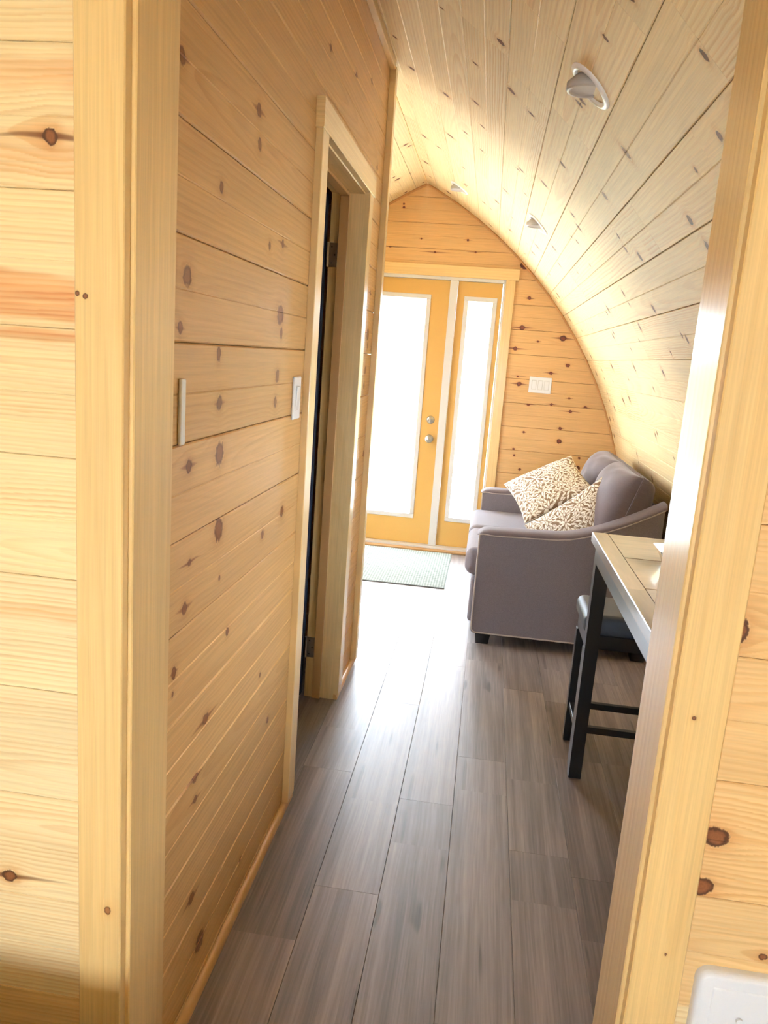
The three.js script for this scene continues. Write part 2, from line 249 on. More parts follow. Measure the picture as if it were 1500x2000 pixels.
// the vault: boards from the ridge down both sides; a window opening in the left side of the living room
const vaultSeams = [0, 0.087]; while (vaultSeams[vaultSeams.length - 1] < ARC) vaultSeams.push(vaultSeams[vaultSeams.length - 1] + vaultPitch);
const WIN = { z0: -4.45, z1: -3.7, y0: 0.75, y1: 1.85 }, WIN2 = { z0: -2.62, z1: -1.78, y0: 1.0, y1: 1.5 };
{
  const ceiling = structure('ceiling', 'vaulted ceiling of knotty pine boards rising to a pointed ridge', 'ceiling');
  const wallRight = structure('wall_right', 'curved right wall of knotty pine boards behind the sofa', 'wall');
  const wallLeft = structure('wall_left', 'curved left wall of knotty pine boards', 'wall');
  const seams = vaultSeams;
  const R = rng(31);
  for (const side of [1, -1]) for (let k = 0; k < seams.length - 1; k++) {
    const a = arcPoint(seams[k]), b = arcPoint(seams[k + 1]);
    if (a[1] <= 0.02) continue;
    const dx = b[0] - a[0], dy = b[1] - a[1], w = Math.hypot(dx, dy), d = [side * dx / w, dy / w, 0], ax = side > 0 ? a[0] : 2 * CX - a[0];
    const parent = (a[1] + b[1]) / 2 > 1.75 ? ceiling : side > 0 ? wallRight : wallLeft;
    const n = side > 0 ? [d[1], -d[0], 0] : [-d[1], d[0], 0], along = side > 0 ? [0, 0, -1] : [0, 0, 1];
    const zs = [ZB]; let z = ZB - 0.4 - R() * 1.8; const joint = { 5: -2.56, 4: -2.1 }[k];
    while (z > ZF + 0.25) { zs.push(z); z -= 1.5 + R() * 0.9; }
    if (side > 0 && joint) zs.push(joint);
    zs.push(ZF); zs.sort((p, q) => q - p);
    const hole = side < 0 ? WIN : WIN2, inWindow = a[1] < hole.y1 && b[1] > hole.y0, runs = [];
    for (let i = 0; i < zs.length - 1; i++) {
      let cut = [[zs[i], zs[i + 1]]];
      if (inWindow) cut = cut.flatMap(([p, q]) => { const o = []; if (p > hole.z1) o.push([p, Math.max(q, hole.z1)]); if (q < hole.z0) o.push([Math.min(p, hole.z0), q]); return o; });
      runs.push(...cut);
    }
    for (const [p, q] of runs) {
      const L = p - q; if (L < 0.05) continue;
      const row = (k * 5 + Math.floor(R() * 16)) % 16;
      const g = boardGeo(0.0004, L - 0.0004, w, { g: k === 0 ? 0 : 0.0022, c: 0.0022, row, rows: 16, len: 2.4, uo: R() * 2.4, wide: vaultPitch });
      seat(g, frameOf([ax, a[1], side > 0 ? p : q], along, d, n));
      part('plank', g, vaultMat, parent);
    }
    const ow = w * 1.03 + 0.004, sheets = inWindow ? [[ZB + 0.05, hole.z1], [hole.z0, ZF - 0.12]] : [[ZB + 0.05, ZF - 0.12]];
    const gs = sheets.map(([p, q]) => { const g = new THREE.BoxGeometry(p - q, ow, 0.06); g.translate((p - q) / 2, ow / 2 - 0.006, -0.0505); seat(g, frameOf([ax, a[1], side > 0 ? p : q], along, d, n)); return g; });
    part('sheathing', mergeGeometries(gs), M.sheathing, parent);
  }
}

// a board wall that faces along +z at z: rows of boards between left and right edges that may follow the vault
function boardsFacingZ(parent, z, base, pitch, rows, spans, mat, atlasRows, opts) {
  for (let i = 0; i < rows; i++) {
    const y = base + i * pitch, yTop = Math.min(y + pitch, apexY - 0.004), yBot = Math.max(y, 0.0);
    if (yTop - yBot < 0.01) continue;
    for (const s of spans(yBot, yTop)) {
      const shift = yBot - y, left = typeof s[0] === 'function' ? (q) => s[0](q + yBot) : s[0], right = typeof s[1] === 'function' ? (q) => s[1](q + yBot) : s[1];
      const y0 = s[2] ?? yBot, y1 = s[3] ?? yTop; if (y1 - y0 < 0.008) continue;
      const whole = y1 - y0 > pitch * 0.9;
      const g = boardGeo(typeof left === 'function' ? (q) => left(q + y0 - yBot) : left, typeof right === 'function' ? (q) => right(q + y0 - yBot) : right, y1 - y0, { g: whole ? opts.g ?? 0.0025 : 0, c: opts.c, gap: opts.gap, row: (i + (s[4] ?? 0)) % atlasRows, rows: atlasRows, len: opts.len, uo: s[5] ?? opts.uo, wide: pitch, v0: shift + y0 - yBot });
      seat(g, frameOf([0, y0, z], [1, 0, 0], [0, 1, 0], [0, 0, 1]));
      part('plank', g, mat, parent);
    }
  }
}
const inL = (y) => shellLeft(y) + 0.002, inR = (y) => shellRight(y) - 0.002;

// front wall with the door opening
const DOOR = { l: -1.2, r: 0.046, t: 2.062 };
{
  const wall = structure('wall_front', 'end wall of orange-toned knotty pine boards around the yellow door', 'wall');
  boardsFacingZ(wall, ZF, endBase, endPitch, 16, (y0, y1) => {
    if (y0 >= DOOR.t) return [[inL, inR]];
    if (y1 <= DOOR.t) return [[inL, DOOR.l], [DOOR.r, inR]];
    return [[inL, DOOR.l], [DOOR.r, inR], [DOOR.l, DOOR.r, DOOR.t, y1]];
  }, endMat, 16, { len: 2.2, uo: 1.1, g: 0.002 });
  const sh = new THREE.Shape(); const N = 28;
  for (let i = 0; i <= N; i++) { const y = apexY * i / N; i ? sh.lineTo(inR(y) + 0.02, y) : sh.moveTo(inR(y) + 0.02, -0.01); }
  for (let i = N; i >= 0; i--) { const y = apexY * i / N; sh.lineTo(inL(y) - 0.02, i ? y : -0.01); }
  const hole = new THREE.Path(); hole.moveTo(DOOR.l, 0.0); hole.lineTo(DOOR.r, 0.0); hole.lineTo(DOOR.r, DOOR.t); hole.lineTo(DOOR.l, DOOR.t); hole.closePath(); sh.holes.push(hole);
  const g = new THREE.ExtrudeGeometry(sh, { depth: 0.08, bevelEnabled: false }); g.translate(0, 0, ZF - 0.1); part('sheathing', g, M.sheathing, wall);
  // slim bead where the wall meets the vault
  for (const s of [1, -1]) {
    const pts = []; for (let i = 0; i <= 40; i++) { const th = THF + (TH0 - THF) * i / 40, x = AX + (AR - 0.007) * Math.cos(th), y = AY + (AR - 0.007) * Math.sin(th); pts.push(V(s > 0 ? x : 2 * CX - x, Math.max(0.01, y), ZF + 0.007)); }
    part('cove_bead', new THREE.TubeGeometry(new THREE.CatmullRomCurve3(pts), 60, 0.008, 6), std(s > 0 ? '#c8955a' : '#c8955a', 0.5), wall);
  }
}

// partition between bedroom and hallway, with the near doorway
const NEAR = { l: -0.51, r: 0.292, t: 2.05, z1: -1.225 };
{
  const spansL = (y0, y1) => [[inL, NEAR.l - 0.018, undefined, undefined, 0, 0.95]];
  const left = structure('wall_near_left', 'bedroom partition of pale grainy pine boards left of the near doorway', 'wall');
  boardsFacingZ(left, ZW, nearBase, nearPitch, 10, spansL, nearMat, 16, { len: 0.8, uo: 0.95, g: 0.0012, c: 0.0014, gap: 0.0003 });
  const right = structure('wall_near_right', 'bedroom partition of knotty pine boards right of the near doorway', 'wall');
  boardsFacingZ(right, ZW, nearBase, nearPitch, 10, () => [[NEAR.r + 0.018, inR, undefined, undefined, 10, -0.3]], nearMat, 16, { len: 0.8, uo: -0.3, g: 0.0012, c: 0.0014, gap: 0.0003 });
  const top = structure('wall_near_top', 'pine boards above the near doorway', 'wall');
  const yT = nearBase + 10 * nearPitch;
  boardsFacingZ(top, ZW, yT, nearPitch, 4, (y0, y1) => y1 < NEAR.t ? [] : [[inL, inR, Math.max(y0, NEAR.t + 0.02), undefined, 3]], nearMat, 16, { len: 0.8, uo: 0.3 });
  for (const [p, a, b] of [[left, (y) => inL(y), () => NEAR.l - 0.02], [right, () => NEAR.r + 0.02, (y) => inR(y)]]) {
    const s = new THREE.Shape(), N = 16; for (let i = 0; i <= N; i++) { const y = 2.07 * i / N; i ? s.lineTo(b(y), y) : s.moveTo(b(y), y); } for (let i = N; i >= 0; i--) { const y = 2.07 * i / N; s.lineTo(a(y), y); }
    const g = new THREE.ExtrudeGeometry(s, { depth: -ZW * -1 - NEAR.z1 - 0.02, bevelEnabled: false }); g.translate(0, 0, NEAR.z1); part('framing', g, std('#d8b681', 0.6), p);
  }
  const s = new THREE.Shape(), N = 14; for (let i = 0; i <= N; i++) { const y = 2.07 + (apexY - 2.07) * i / N; i ? s.lineTo(inR(y), y) : s.moveTo(inR(y), y); } for (let i = N; i >= 0; i--) { const y = 2.07 + (apexY - 2.07) * i / N; s.lineTo(inL(y), y); }
  const g = new THREE.ExtrudeGeometry(s, { depth: 0.125, bevelEnabled: false }); g.translate(0, 0, NEAR.z1); part('framing', g, std('#d8b681', 0.6), top);

  const d = structure('door_1', 'near doorway of clear varnished pine jambs and flat casings', 'doorway');
  const up = (x, z, w, t, xAxis, yAxis, zAxis, L, row, name, uo = 0) => { const q = trimGeo(L, w, t, row, uo); seat(q, frameOf([x, 0.001, z], xAxis, yAxis, zAxis)); part(name, q, trimMat, d); };
  const U = [0, 1, 0];
  // casings face +z: x axis up, y axis to -x, z axis +z
  up(-0.517, ZW + 0.02, 0.074, 0.0195, U, [-1, 0, 0], [0, 0, 1], NEAR.t + 0.006, 0, 'casing'); 
  up(0.373, ZW + 0.02, 0.075, 0.0195, U, [-1, 0, 0], [0, 0, 1], NEAR.t + 0.006, 2, 'casing');
  // jambs: left faces +x, right faces -x
  up(NEAR.l, NEAR.z1, ZW - NEAR.z1, 0.018, U, [0, 0, 1], [1, 0, 0], NEAR.t, 1, 'jamb');
  up(NEAR.r, ZW, ZW - NEAR.z1, 0.018, U, [0, 0, -1], [-1, 0, 0], NEAR.t, 7, 'jamb');
  const head = trimGeo(NEAR.r - NEAR.l, ZW - NEAR.z1, 0.018, 4); seat(head, frameOf([NEAR.l, NEAR.t, ZW], [1, 0, 0], [0, 0, -1], [0, -1, 0])); part('head_jamb', head, trimMat, d);
  const hc = trimGeo(0.984, 0.08, 0.0195, 5); seat(hc, frameOf([-0.601, NEAR.t + 0.008, ZW + 0.02], [1, 0, 0], [0, 1, 0], [0, 0, 1])); part('head_casing', hc, trimMat, d);
}

// hallway wall: the side of the bathroom, with its doorway
const BATH = { z0: -2.3, z1: -3.06, t: 2.052, end: -3.5 };
const hallTop = (AY + Math.sqrt(AR * AR - (HALLX - AX) ** 2)) - 0.004;
{
  const wall = structure('wall_hallway', 'hallway wall of warm knotty pine boards with the bathroom doorway', 'wall');
  const put = (z0, z1, y0, y1, i) => {
    const g = boardGeo(hallZ0 - z0, hallZ0 - z1, y1 - y0, { g: y1 - y0 > 0.17 ? 0.0022 : 0, row: i % 16, rows: 16, len: hallSpecs[i % 16].len, uo: 0, wide: hallPitch, v0: y0 - hallBase - i * hallPitch });
    seat(g, frameOf([HALLX, y0, hallZ0], [0, 0, -1], [0, 1, 0], [1, 0, 0])); part('plank', g, hallMat, wall);
  };
  for (let i = -1; i < 15; i++) {
    const y0 = Math.max(0.002, hallBase + i * hallPitch), y1 = Math.min(hallBase + (i + 1) * hallPitch, hallTop), k = i < 0 ? 16 + i : i;
    if (y1 - y0 < 0.01) continue;
    const q = (a, b, c, e) => { const g = boardGeo(hallZ0 - a, hallZ0 - b, e - c, { g: e - c > 0.17 ? 0.0022 : 0, row: k, rows: 16, len: hallSpecs[k].len, uo: 0, wide: hallPitch, v0: c - (hallBase + i * hallPitch) }); seat(g, frameOf([HALLX, c, hallZ0], [0, 0, -1], [0, 1, 0], [1, 0, 0])); part('plank', g, hallMat, wall); };
    if (y0 >= BATH.t) q(hallZ0, BATH.end, y0, y1);
    else { q(hallZ0, BATH.z0 + 0.018, y0, y1); q(BATH.z1 - 0.018, BATH.end, y0, y1); if (y1 > BATH.t + 0.018) q(BATH.z0 + 0.018, BATH.z1 - 0.018, BATH.t + 0.018, y1); }
  }
  const back = (z0, z1, y0, y1) => part('framing', box(HALLX - 0.125, HALLX - 0.0195, y0, y1, z1, z0, 0), std('#c9a472', 0.7), wall);
  back(hallZ0 - 0.002, BATH.z0 + 0.0185, 0, hallTop - 0.08); back(BATH.z1 - 0.0185, BATH.end, 0, hallTop - 0.08); back(BATH.z0 + 0.0185, BATH.z1 - 0.0185, BATH.t + 0.0185, hallTop - 0.08);

  const bw = structure('wall_bathroom', 'pine-boarded back of the bathroom facing the living room', 'wall');
  boardsFacingZ.call(null, bw, BATH.end - 0.14 + 0.12, hallBase, hallPitch, 15, () => [[inL, HALLX - 0.13, undefined, undefined, 0, 0.3]], hallMat, 16, { len: 1.4, uo: 0.3 });
  const s = new THREE.Shape(), N = 18, lim = HALLX - 0.127; const yMax = AY + Math.sqrt(AR * AR - (2 * CX - lim - AX) ** 2) - 0.01;
  s.moveTo(lim, 0); s.lineTo(lim, yMax); for (let i = N; i >= 0; i--) s.lineTo(Math.min(lim, inL(yMax * i / N)), yMax * i / N);
  const g = new THREE.ExtrudeGeometry(s, { depth: 0.08, bevelEnabled: false }); g.translate(0, 0, BATH.end - 0.04 + -0.08); part('framing', g, std('#c9a472', 0.7), bw);

  const d = structure('door_2', 'bathroom doorway with pine casings, jambs and a dark door standing open', 'doorway');
  const U = [0, 1, 0], fx = HALLX + 0.021;
  const cas = (z, L, row, uo = 0, y = 0.024) => { const q = trimGeo(L, 0.078, 0.0205, row, uo); seat(q, frameOf([fx, y, z], U, [0, 0, -1], [1, 0, 0])); part('casing', q, trimMat, d); };
  cas(BATH.z0 + 0.078, BATH.t - 0.02, 3); cas(BATH.z1, BATH.t - 0.02, 6);
  const hc = trimGeo(BATH.z0 - BATH.z1 + 0.18, 0.078, 0.024, 5, 0.4); seat(hc, frameOf([fx + 0.004, BATH.t + 0.004, BATH.z0 + 0.09], [0, 0, -1], [0, 1, 0], [1, 0, 0])); part('head_casing', hc, trimMat, d);
  const jd = 0.13, jx = HALLX - 0.127;
  let q;
  { const e = new THREE.Matrix4().makeBasis(V(0, 1, 0), V(1, 0, 0), V(0, 0, -1)).setPosition(jx, 0.001, BATH.z0); q = trimGeo(BATH.t, jd, 0.018, 4, 0.7); seat(q, e); part('jamb', q, trimMat, d); }
  { const e = new THREE.Matrix4().makeBasis(V(0, 1, 0), V(-1, 0, 0), V(0, 0, 1)).setPosition(HALLX + 0.002, 0.001, BATH.z1); q = trimGeo(BATH.t, jd, 0.018, 6, 0.3); seat(q, e); part('jamb', q, trimMat, d); }
  { const e = new THREE.Matrix4().makeBasis(V(0, 0, -1), V(-1, 0, 0), V(0, -1, 0)).setPosition(HALLX + 0.002, BATH.t, BATH.z0); q = trimGeo(BATH.z0 - BATH.z1, jd, 0.018, 2, 0.3); seat(q, e); part('head_jamb', q, trimMat, d); }
  // door stops
  part('stop', box(jx + 0.035, jx + 0.07, 0.001, BATH.t, BATH.z1, BATH.z1 + 0.012, 0.002), std('#c79a63', 0.5), d);
  part('stop', box(jx + 0.035, jx + 0.07, 0.001, BATH.t, BATH.z0 - 0.012, BATH.z0, 0.002), std('#c79a63', 0.5), d);
  part('stop', box(jx + 0.035, jx + 0.07, BATH.t - 0.012, BATH.t, BATH.z1 + 0.012, BATH.z0 - 0.012, 0.002), std('#c79a63', 0.5), d);
  // hinges on the far jamb; the slab swung in
  for (const y of [1.826, 0.226]) {
    const h = part('hinge', box(jx + 0.002, jx + 0.033, y - 0.045, y + 0.045, BATH.z1 + 0.0005, BATH.z1 + 0.0025, 0.0005), M.nickel, d);
    part('hinge_pin', new THREE.CylinderGeometry(0.006, 0.006, 0.092, 12).translate(jx - 0.004, y, BATH.z1 + 0.005), M.nickel, h);
    for (const [a, b] of [[0.012, 0.03], [0.024, 0], [0.012, -0.03]]) part('screw', new THREE.CylinderGeometry(0.0035, 0.0035, 0.002, 10).rotateX(Math.PI / 2).translate(jx + a, y + b, BATH.z1 + 0.003), M.slot, h);
  }
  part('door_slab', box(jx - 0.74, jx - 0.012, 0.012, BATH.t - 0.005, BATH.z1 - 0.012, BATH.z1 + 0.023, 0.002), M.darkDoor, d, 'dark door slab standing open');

  // corner board at the end of the wall, trim under the vault, baseboards
  const tr = (name, L, w, t, m, row, label, uo = 0) => { const q2 = trimGeo(L, w, t, row, uo); seat(q2, m); const o = structure(name, label, 'trim'); part('moulding', q2, trimMat, o); };
  const B = (x, y, z, ax, ay, az) => frameOf([x, y, z], ax, ay, az);
  tr('trim_1', hallTop - 0.05, 0.05, 0.026, B(HALLX + 0.0265, 0.022, BATH.end + 0.03, [0, 1, 0], [0, 0, -1], [1, 0, 0]), 6, 'vertical corner board at the far end of the hallway wall');
  tr('trim_2', 3.47 - 1.225, 0.035, 0.022, B(HALLX + 0.0225, hallTop - 0.04, hallZ0, [0, 0, -1], [0, 1, 0], [1, 0, 0]), 3, 'slim pine strip where the hallway wall meets the vault');
  const base = (name, za, zb, label) => {
    const s2 = new THREE.Shape(); s2.moveTo(0, 0); s2.lineTo(0.017, 0); s2.lineTo(0.017, 0.006); s2.quadraticCurveTo(0.0155, 0.022, 0.003, 0.024); s2.lineTo(0, 0.024); s2.closePath();
    const q2 = new THREE.ExtrudeGeometry(s2, { depth: za - zb, bevelEnabled: false }); q2.translate(HALLX + 0.0005, 0.0005, zb); const o = structure(name, label, 'baseboard'); part('moulding', q2, std('#d9a868', 0.42, { clearcoat: 0.4, clearcoatRoughness: 0.25 }), o);
  };
  base('baseboard_left', hallZ0, BATH.z0 + 0.0, 'slim rounded baseboard below the hallway wall before the doorway');
  base('baseboard_far', BATH.z1, BATH.end - 0.02, 'short baseboard between the bathroom doorway and the corner board');
}

// bedroom end wall behind the camera, with its window
const BW = { l: -0.95, r: 0.25, b: 0.8, t: 1.55 };
{
  const wall = structure('wall_back', 'bedroom end wall with a window, behind the viewer', 'wall');
  const sh = new THREE.Shape(), N = 24;
  for (let i = 0; i <= N; i++) { const y = apexY * i / N; i ? sh.lineTo(inR(y) + 0.02, y) : sh.moveTo(inR(y) + 0.02, -0.01); }
  for (let i = N; i >= 0; i--) sh.lineTo(inL(apexY * i / N) - 0.02, i ? apexY * i / N : -0.01);
  const hole = new THREE.Path(); hole.moveTo(BW.l, BW.b); hole.lineTo(BW.r, BW.b); hole.lineTo(BW.r, BW.t); hole.lineTo(BW.l, BW.t); hole.closePath(); sh.holes.push(hole);
  const g = new THREE.ExtrudeGeometry(sh, { depth: 0.1, bevelEnabled: false }); g.translate(0, 0, ZB - 0.002); part('panel', g, std('#dfc08a', 0.55), wall);
  const w = structure('window_1', 'bedroom window behind the viewer', 'window');
  const f = 0.045; for (const [a, b, c, e] of [[BW.l, BW.r, BW.b, BW.b + f], [BW.l, BW.r, BW.t - f, BW.t], [BW.l, BW.l + f, BW.b + f, BW.t - f], [BW.r - f, BW.r, BW.b + f, BW.t - f]]) part('window_frame', box(a, b, c, e, ZB + 0.02, ZB + 0.07), M.white, w);
  part('pane', box(BW.l + f, BW.r - f, BW.b + f, BW.t - f, ZB + 0.043, ZB + 0.045, 0), M.glass, w);
}
// windows in the curved sides: one in the left wall hidden behind the bathroom, one over the table hidden by the right jamb
for (const [name, label, side, win] of [['window_2', 'living room window in the left wall, hidden behind the bathroom', -1, WIN], ['window_3', 'low window in the right wall over the table, hidden by the doorway jamb', 1, WIN2]]) {
  const w = structure(name, label, 'window');
  const rows = vaultSeams.slice(0, -1).map((q, k) => k).filter((k) => arcPoint(vaultSeams[k])[1] < win.y1 && arcPoint(vaultSeams[k + 1])[1] > win.y0);
  const a = arcPoint(vaultSeams[rows[0]]), b = arcPoint(vaultSeams[rows[rows.length - 1] + 1]), X = (x) => (side < 0 ? 2 * CX - x : x);
  const top = V(X(a[0]), a[1], 0), h = top.distanceTo(V(X(b[0]), b[1], 0)), L = win.z1 - win.z0, down = V(X(b[0]), b[1], 0).sub(top).normalize();
  const m = side < 0 ? frameOf([top.x, top.y, win.z0], [0, 0, 1], down.toArray(), [-down.y, down.x, 0]) : frameOf([top.x, top.y, win.z1], [0, 0, -1], down.toArray(), [down.y, -down.x, 0]), f = 0.05;
  for (const [p, q, r, e] of [[0, L, 0, f], [0, L, h - f, h], [0, f, f, h - f], [L - f, L, f, h - f], [L / 2 - 0.02, L / 2 + 0.02, f, h - f]]) part('window_frame', box(p, q, r, e, -0.07, -0.015).applyMatrix4(m), M.white, w);
  for (const [p, q] of [[f, L / 2 - 0.02], [L / 2 + 0.02, L - f]]) part('pane', box(p, q, f, h - f, -0.045, -0.043, 0).applyMatrix4(m), M.glass, w);
}

// ---------------------------------------------------------------- the front door and its sidelight
{
  const zs = ZF - 0.03, d = structure('door_3', 'yellow glazed front door with white frame and a narrow sidelight', 'door');
  const F = (name, x0, x1, y0, y1, z0, z1, m = M.white, p = d, r = 0.002, label) => part(name, box(x0, x1, y0, y1, z0, z1, r), m, p, label);
  // white frame: jambs, head, mullion, sill; pine casings round it
  F('door_frame', 0.028, 0.046, 0.03, 2.062, ZF - 0.1, ZF + 0.001); F('door_frame', -1.2, -1.175, 0.03, 2.062, ZF - 0.1, ZF + 0.001);
  F('head_frame', -1.175, 0.028, 2.032, 2.062, ZF - 0.1, ZF + 0.001); F('mullion', -0.357, -0.302, 0.03, 2.032, ZF - 0.1, ZF + 0.003);
  F('sill', -1.2, 0.046, 0.001, 0.03, ZF - 0.1, ZF + 0.035, M.white); F('threshold', -1.26, 0.12, 0.0005, 0.016, ZF + 0.036, ZF + 0.095, M.threshold, d, 0.005);
  const U = [0, 1, 0]; let q = trimGeo(2.052, 0.068, 0.02, 3, 0.2); seat(q, frameOf([0.112, 0.001, ZF + 0.021], U, [-1, 0, 0], [0, 0, 1])); part('casing', q, trimMat, d);
  q = trimGeo(2.052, 0.068, 0.02, 1, 0.2); seat(q, frameOf([-1.198, 0.001, ZF + 0.021], U, [-1, 0, 0], [0, 0, 1])); part('casing', q, trimMat, d);
  q = trimGeo(1.42, 0.08, 0.024, 5, 0.2); seat(q, frameOf([-1.286, 2.053, ZF + 0.025], [1, 0, 0], [0, 1, 0], [0, 0, 1])); part('head_casing', q, trimMat, d);
  // slabs: stiles and rails with a glazed lite
  const slab = (name, x0, x1, lx0, lx1, ly0, ly1, label) => {
    const zb = zs - 0.042, y0 = 0.031, y1 = 2.03;
    const sh = new THREE.Shape(); sh.moveTo(x0, y0); sh.lineTo(x1, y0); sh.lineTo(x1, y1); sh.lineTo(x0, y1); sh.closePath();
    const h = new THREE.Path(); h.moveTo(lx0 + 0.01, ly0 + 0.01); h.lineTo(lx1 - 0.01, ly0 + 0.01); h.lineTo(lx1 - 0.01, ly1 - 0.01); h.lineTo(lx0 + 0.01, ly1 - 0.01); h.closePath(); sh.holes.push(h);
    const g = new THREE.ExtrudeGeometry(sh, { depth: 0.042, bevelEnabled: false }); g.translate(0, 0, zb);
    const s = part(name, g, M.yellow, d, label);
    const f = 0.033, bev = (a, b, c, e) => box(a, b, c, e, zb - 0.008, zs + 0.009, 0.004, 2);
    for (const [a, b, c, e] of [[lx0, lx1, ly0, ly0 + f], [lx0, lx1, ly1 - f, ly1], [lx0, lx0 + f, ly0 + f, ly1 - f], [lx1 - f, lx1, ly0 + f, ly1 - f]]) part('lite_frame', bev(a, b, c, e), M.white, s);
    part('pane', box(lx0 + f, lx1 - f, ly0 + f, ly1 - f, zb + 0.02, zb + 0.022, 0), M.glass, s);
    return s;
  };
  const s1 = slab('door_slab', -1.172, -0.359, -1.037, -0.492, 0.229, 1.923, 'yellow door slab with one tall pane');
  slab('sidelight', -0.3, 0.026, -0.248, -0.006, 0.229, 1.925, 'narrow yellow sidelight');
  // deadbolt and knob
  const lathe = (pts) => new THREE.LatheGeometry(pts.map(([r, y]) => new THREE.Vector2(r, y)), 28);
  const bolt = lathe([[0, 0.02], [0.009, 0.02], [0.01, 0.012], [0.024, 0.011], [0.03, 0.004], [0.031, 0]]).rotateX(Math.PI / 2).translate(-0.421, 1.003, zs);
  const db = part('deadbolt', bolt, M.nickel, s1); part('thumb_turn', box(-0.4245, -0.4175, 0.988, 1.018, zs + 0.018, zs + 0.034, 0.003, 2), M.nickel, db);
  part('door_knob', lathe([[0, 0.062], [0.012, 0.061], [0.022, 0.055], [0.027, 0.045], [0.024, 0.035], [0.012, 0.027], [0.011, 0.012], [0.028, 0.009], [0.032, 0.003], [0.032, 0]]).rotateX(Math.PI / 2).translate(-0.42, 0.858, zs), M.nickel, s1);
}

// ---------------------------------------------------------------- outdoors
{
  const ground = structure('ground', 'pale gravel yard outside the front door', 'ground');
  part('gravel', box(-30, 30, -0.3, -0.2, -13, 20, 0), std('#eae7df', 1), ground);
  const grass = new THREE.Mesh(box(-60, 60, -0.3, -0.19, -60, -13, 0), std('#a9ab76', 1)); grass.name = 'grass_field'; grass.userData.kind = 'stuff'; tag(grass, 'pale meadow seen through the door glass', 'grass'); scene.add(grass);
  const hills = structure('hills', 'hazy low hills beyond the meadow', 'hills');
  const R = rng(5), sh = new THREE.Shape(); sh.moveTo(-60, -0.3); for (let i = 0; i <= 40; i++) { const x = -60 + 3 * i; sh.lineTo(x, 2.2 + 0.9 * vn(i * 0.21, 3.3) + 0.25 * R()); } sh.lineTo(60, -0.3); sh.closePath();
  const g = new THREE.ExtrudeGeometry(sh, { depth: 10, bevelEnabled: true, bevelSize: 1, bevelThickness: 3, bevelSegments: 3 }); g.translate(0, 0, -74); part('hillside', g, std('#8f9a7c', 1), hills);
  const step = structure('porch', 'concrete landing in front of the door', 'porch'); part('landing', box(-1.9, 0.9, -0.25, -0.04, -8.2, ZF - 0.11, 0.01), M.concrete, step);
}

// ================================================================ things
// recessed gimbal lights
{
  const mk = () => {
    const t = thing('downlight', '', 'light');
    const lathe = (pts, seg = 40) => new THREE.LatheGeometry(pts.map(([r, y]) => new THREE.Vector2(r, y)), seg);
    part('trim_ring', lathe([[0.05, -0.002], [0.052, 0.006], [0.06, 0.008], [0.069, 0.004], [0.07, -0.001]]), M.trimRing, t);
    part('housing', lathe([[0.0515, 0.004], [0.0505, -0.002], [0.05, -0.012], [0, -0.012]]), M.cup, t);
    return t;
  };
  const spots = [[0.178, 2.162, -2.157, 'unlit recessed gimbal downlight nearest the table, on the curved ceiling'], [-0.312, 2.54, -5.26, 'small recessed downlight high above the door, near the ridge'], [0.165, 2.173, -4.225, 'recessed gimbal downlight above the sofa, on the curved ceiling']];
  for (const [x, y, z, label] of spots) {
    const t = mk(); t.userData.label = label; t.userData.group = 'recessed ceiling downlights';
    const n = V(AX - x, AY - y, 0).normalize(); t.position.set(x, y, z).addScaledVector(n, 0.002);
    t.quaternion.setFromUnitVectors(V(0, 1, 0), n);
    // the lamp itself hangs level while the ceiling slopes
    const lamp = new THREE.Mesh(new THREE.LatheGeometry([[0, 0], [0.036, 0], [0.04, -0.003], [0.047, -0.004], [0.05, 0.001], [0.05, 0.016], [0.03, 0.034], [0, 0.036]].map(([r, h]) => new THREE.Vector2(r, h)), 36), M.lens);
    lamp.name = 'lamp_head'; const down = V(0.0, -1, 0).applyQuaternion(t.quaternion.clone().invert()); lamp.quaternion.setFromUnitVectors(V(0, -1, 0), down); lamp.position.set(0, 0.014, 0); t.add(lamp);
  }
}
// switches and outlet
function plate(name, label, w, h, m, gangs, kind) {
  const t = thing(name, label, kind); t.applyMatrix4(m);
  part('cover_plate', box(-w / 2, w / 2, -h / 2, h / 2, 0, 0.0065, 0.003, 3), M.plastic, t);
  for (let i = 0; i < gangs; i++) {
    const cx = (i - (gangs - 1) / 2) * 0.046;
    { part('bezel', box(cx - 0.0175, cx + 0.0175, -0.0345, 0.0345, 0.0055, 0.0068, 0.0005), std('#c9c7c3', 0.5), t); part('rocker', box(cx - 0.0155, cx + 0.0155, -0.0325, 0.0325, 0.0055, 0.0095, 0.003, 2).rotateX(0.05), M.rocker, t); }
  }
  return t;
}
plate('light_switch', 'white three-rocker switch plate on the end wall right of the yellow door', 0.163, 0.116, frameOf([0.367, 1.326, ZF + 0.0005], [1, 0, 0], [0, 1, 0], [0, 0, 1]), 3, 'switch');
plate('light_switch', 'single white switch plate beside the bathroom door casing', 0.075, 0.118, frameOf([HALLX + 0.0005, 1.33, -2.135], [0, 0, -1], [0, 1, 0], [1, 0, 0]), 1, 'switch');
{ const t = thing('switch_plate', 'edge of a slim white wall plate beside the left doorway jamb', 'switch'); part('cover_plate', box(HALLX + 0.0005, HALLX + 0.0075, 1.283, 1.4, -1.322, -1.302, 0.003, 2), M.plastic, t); }
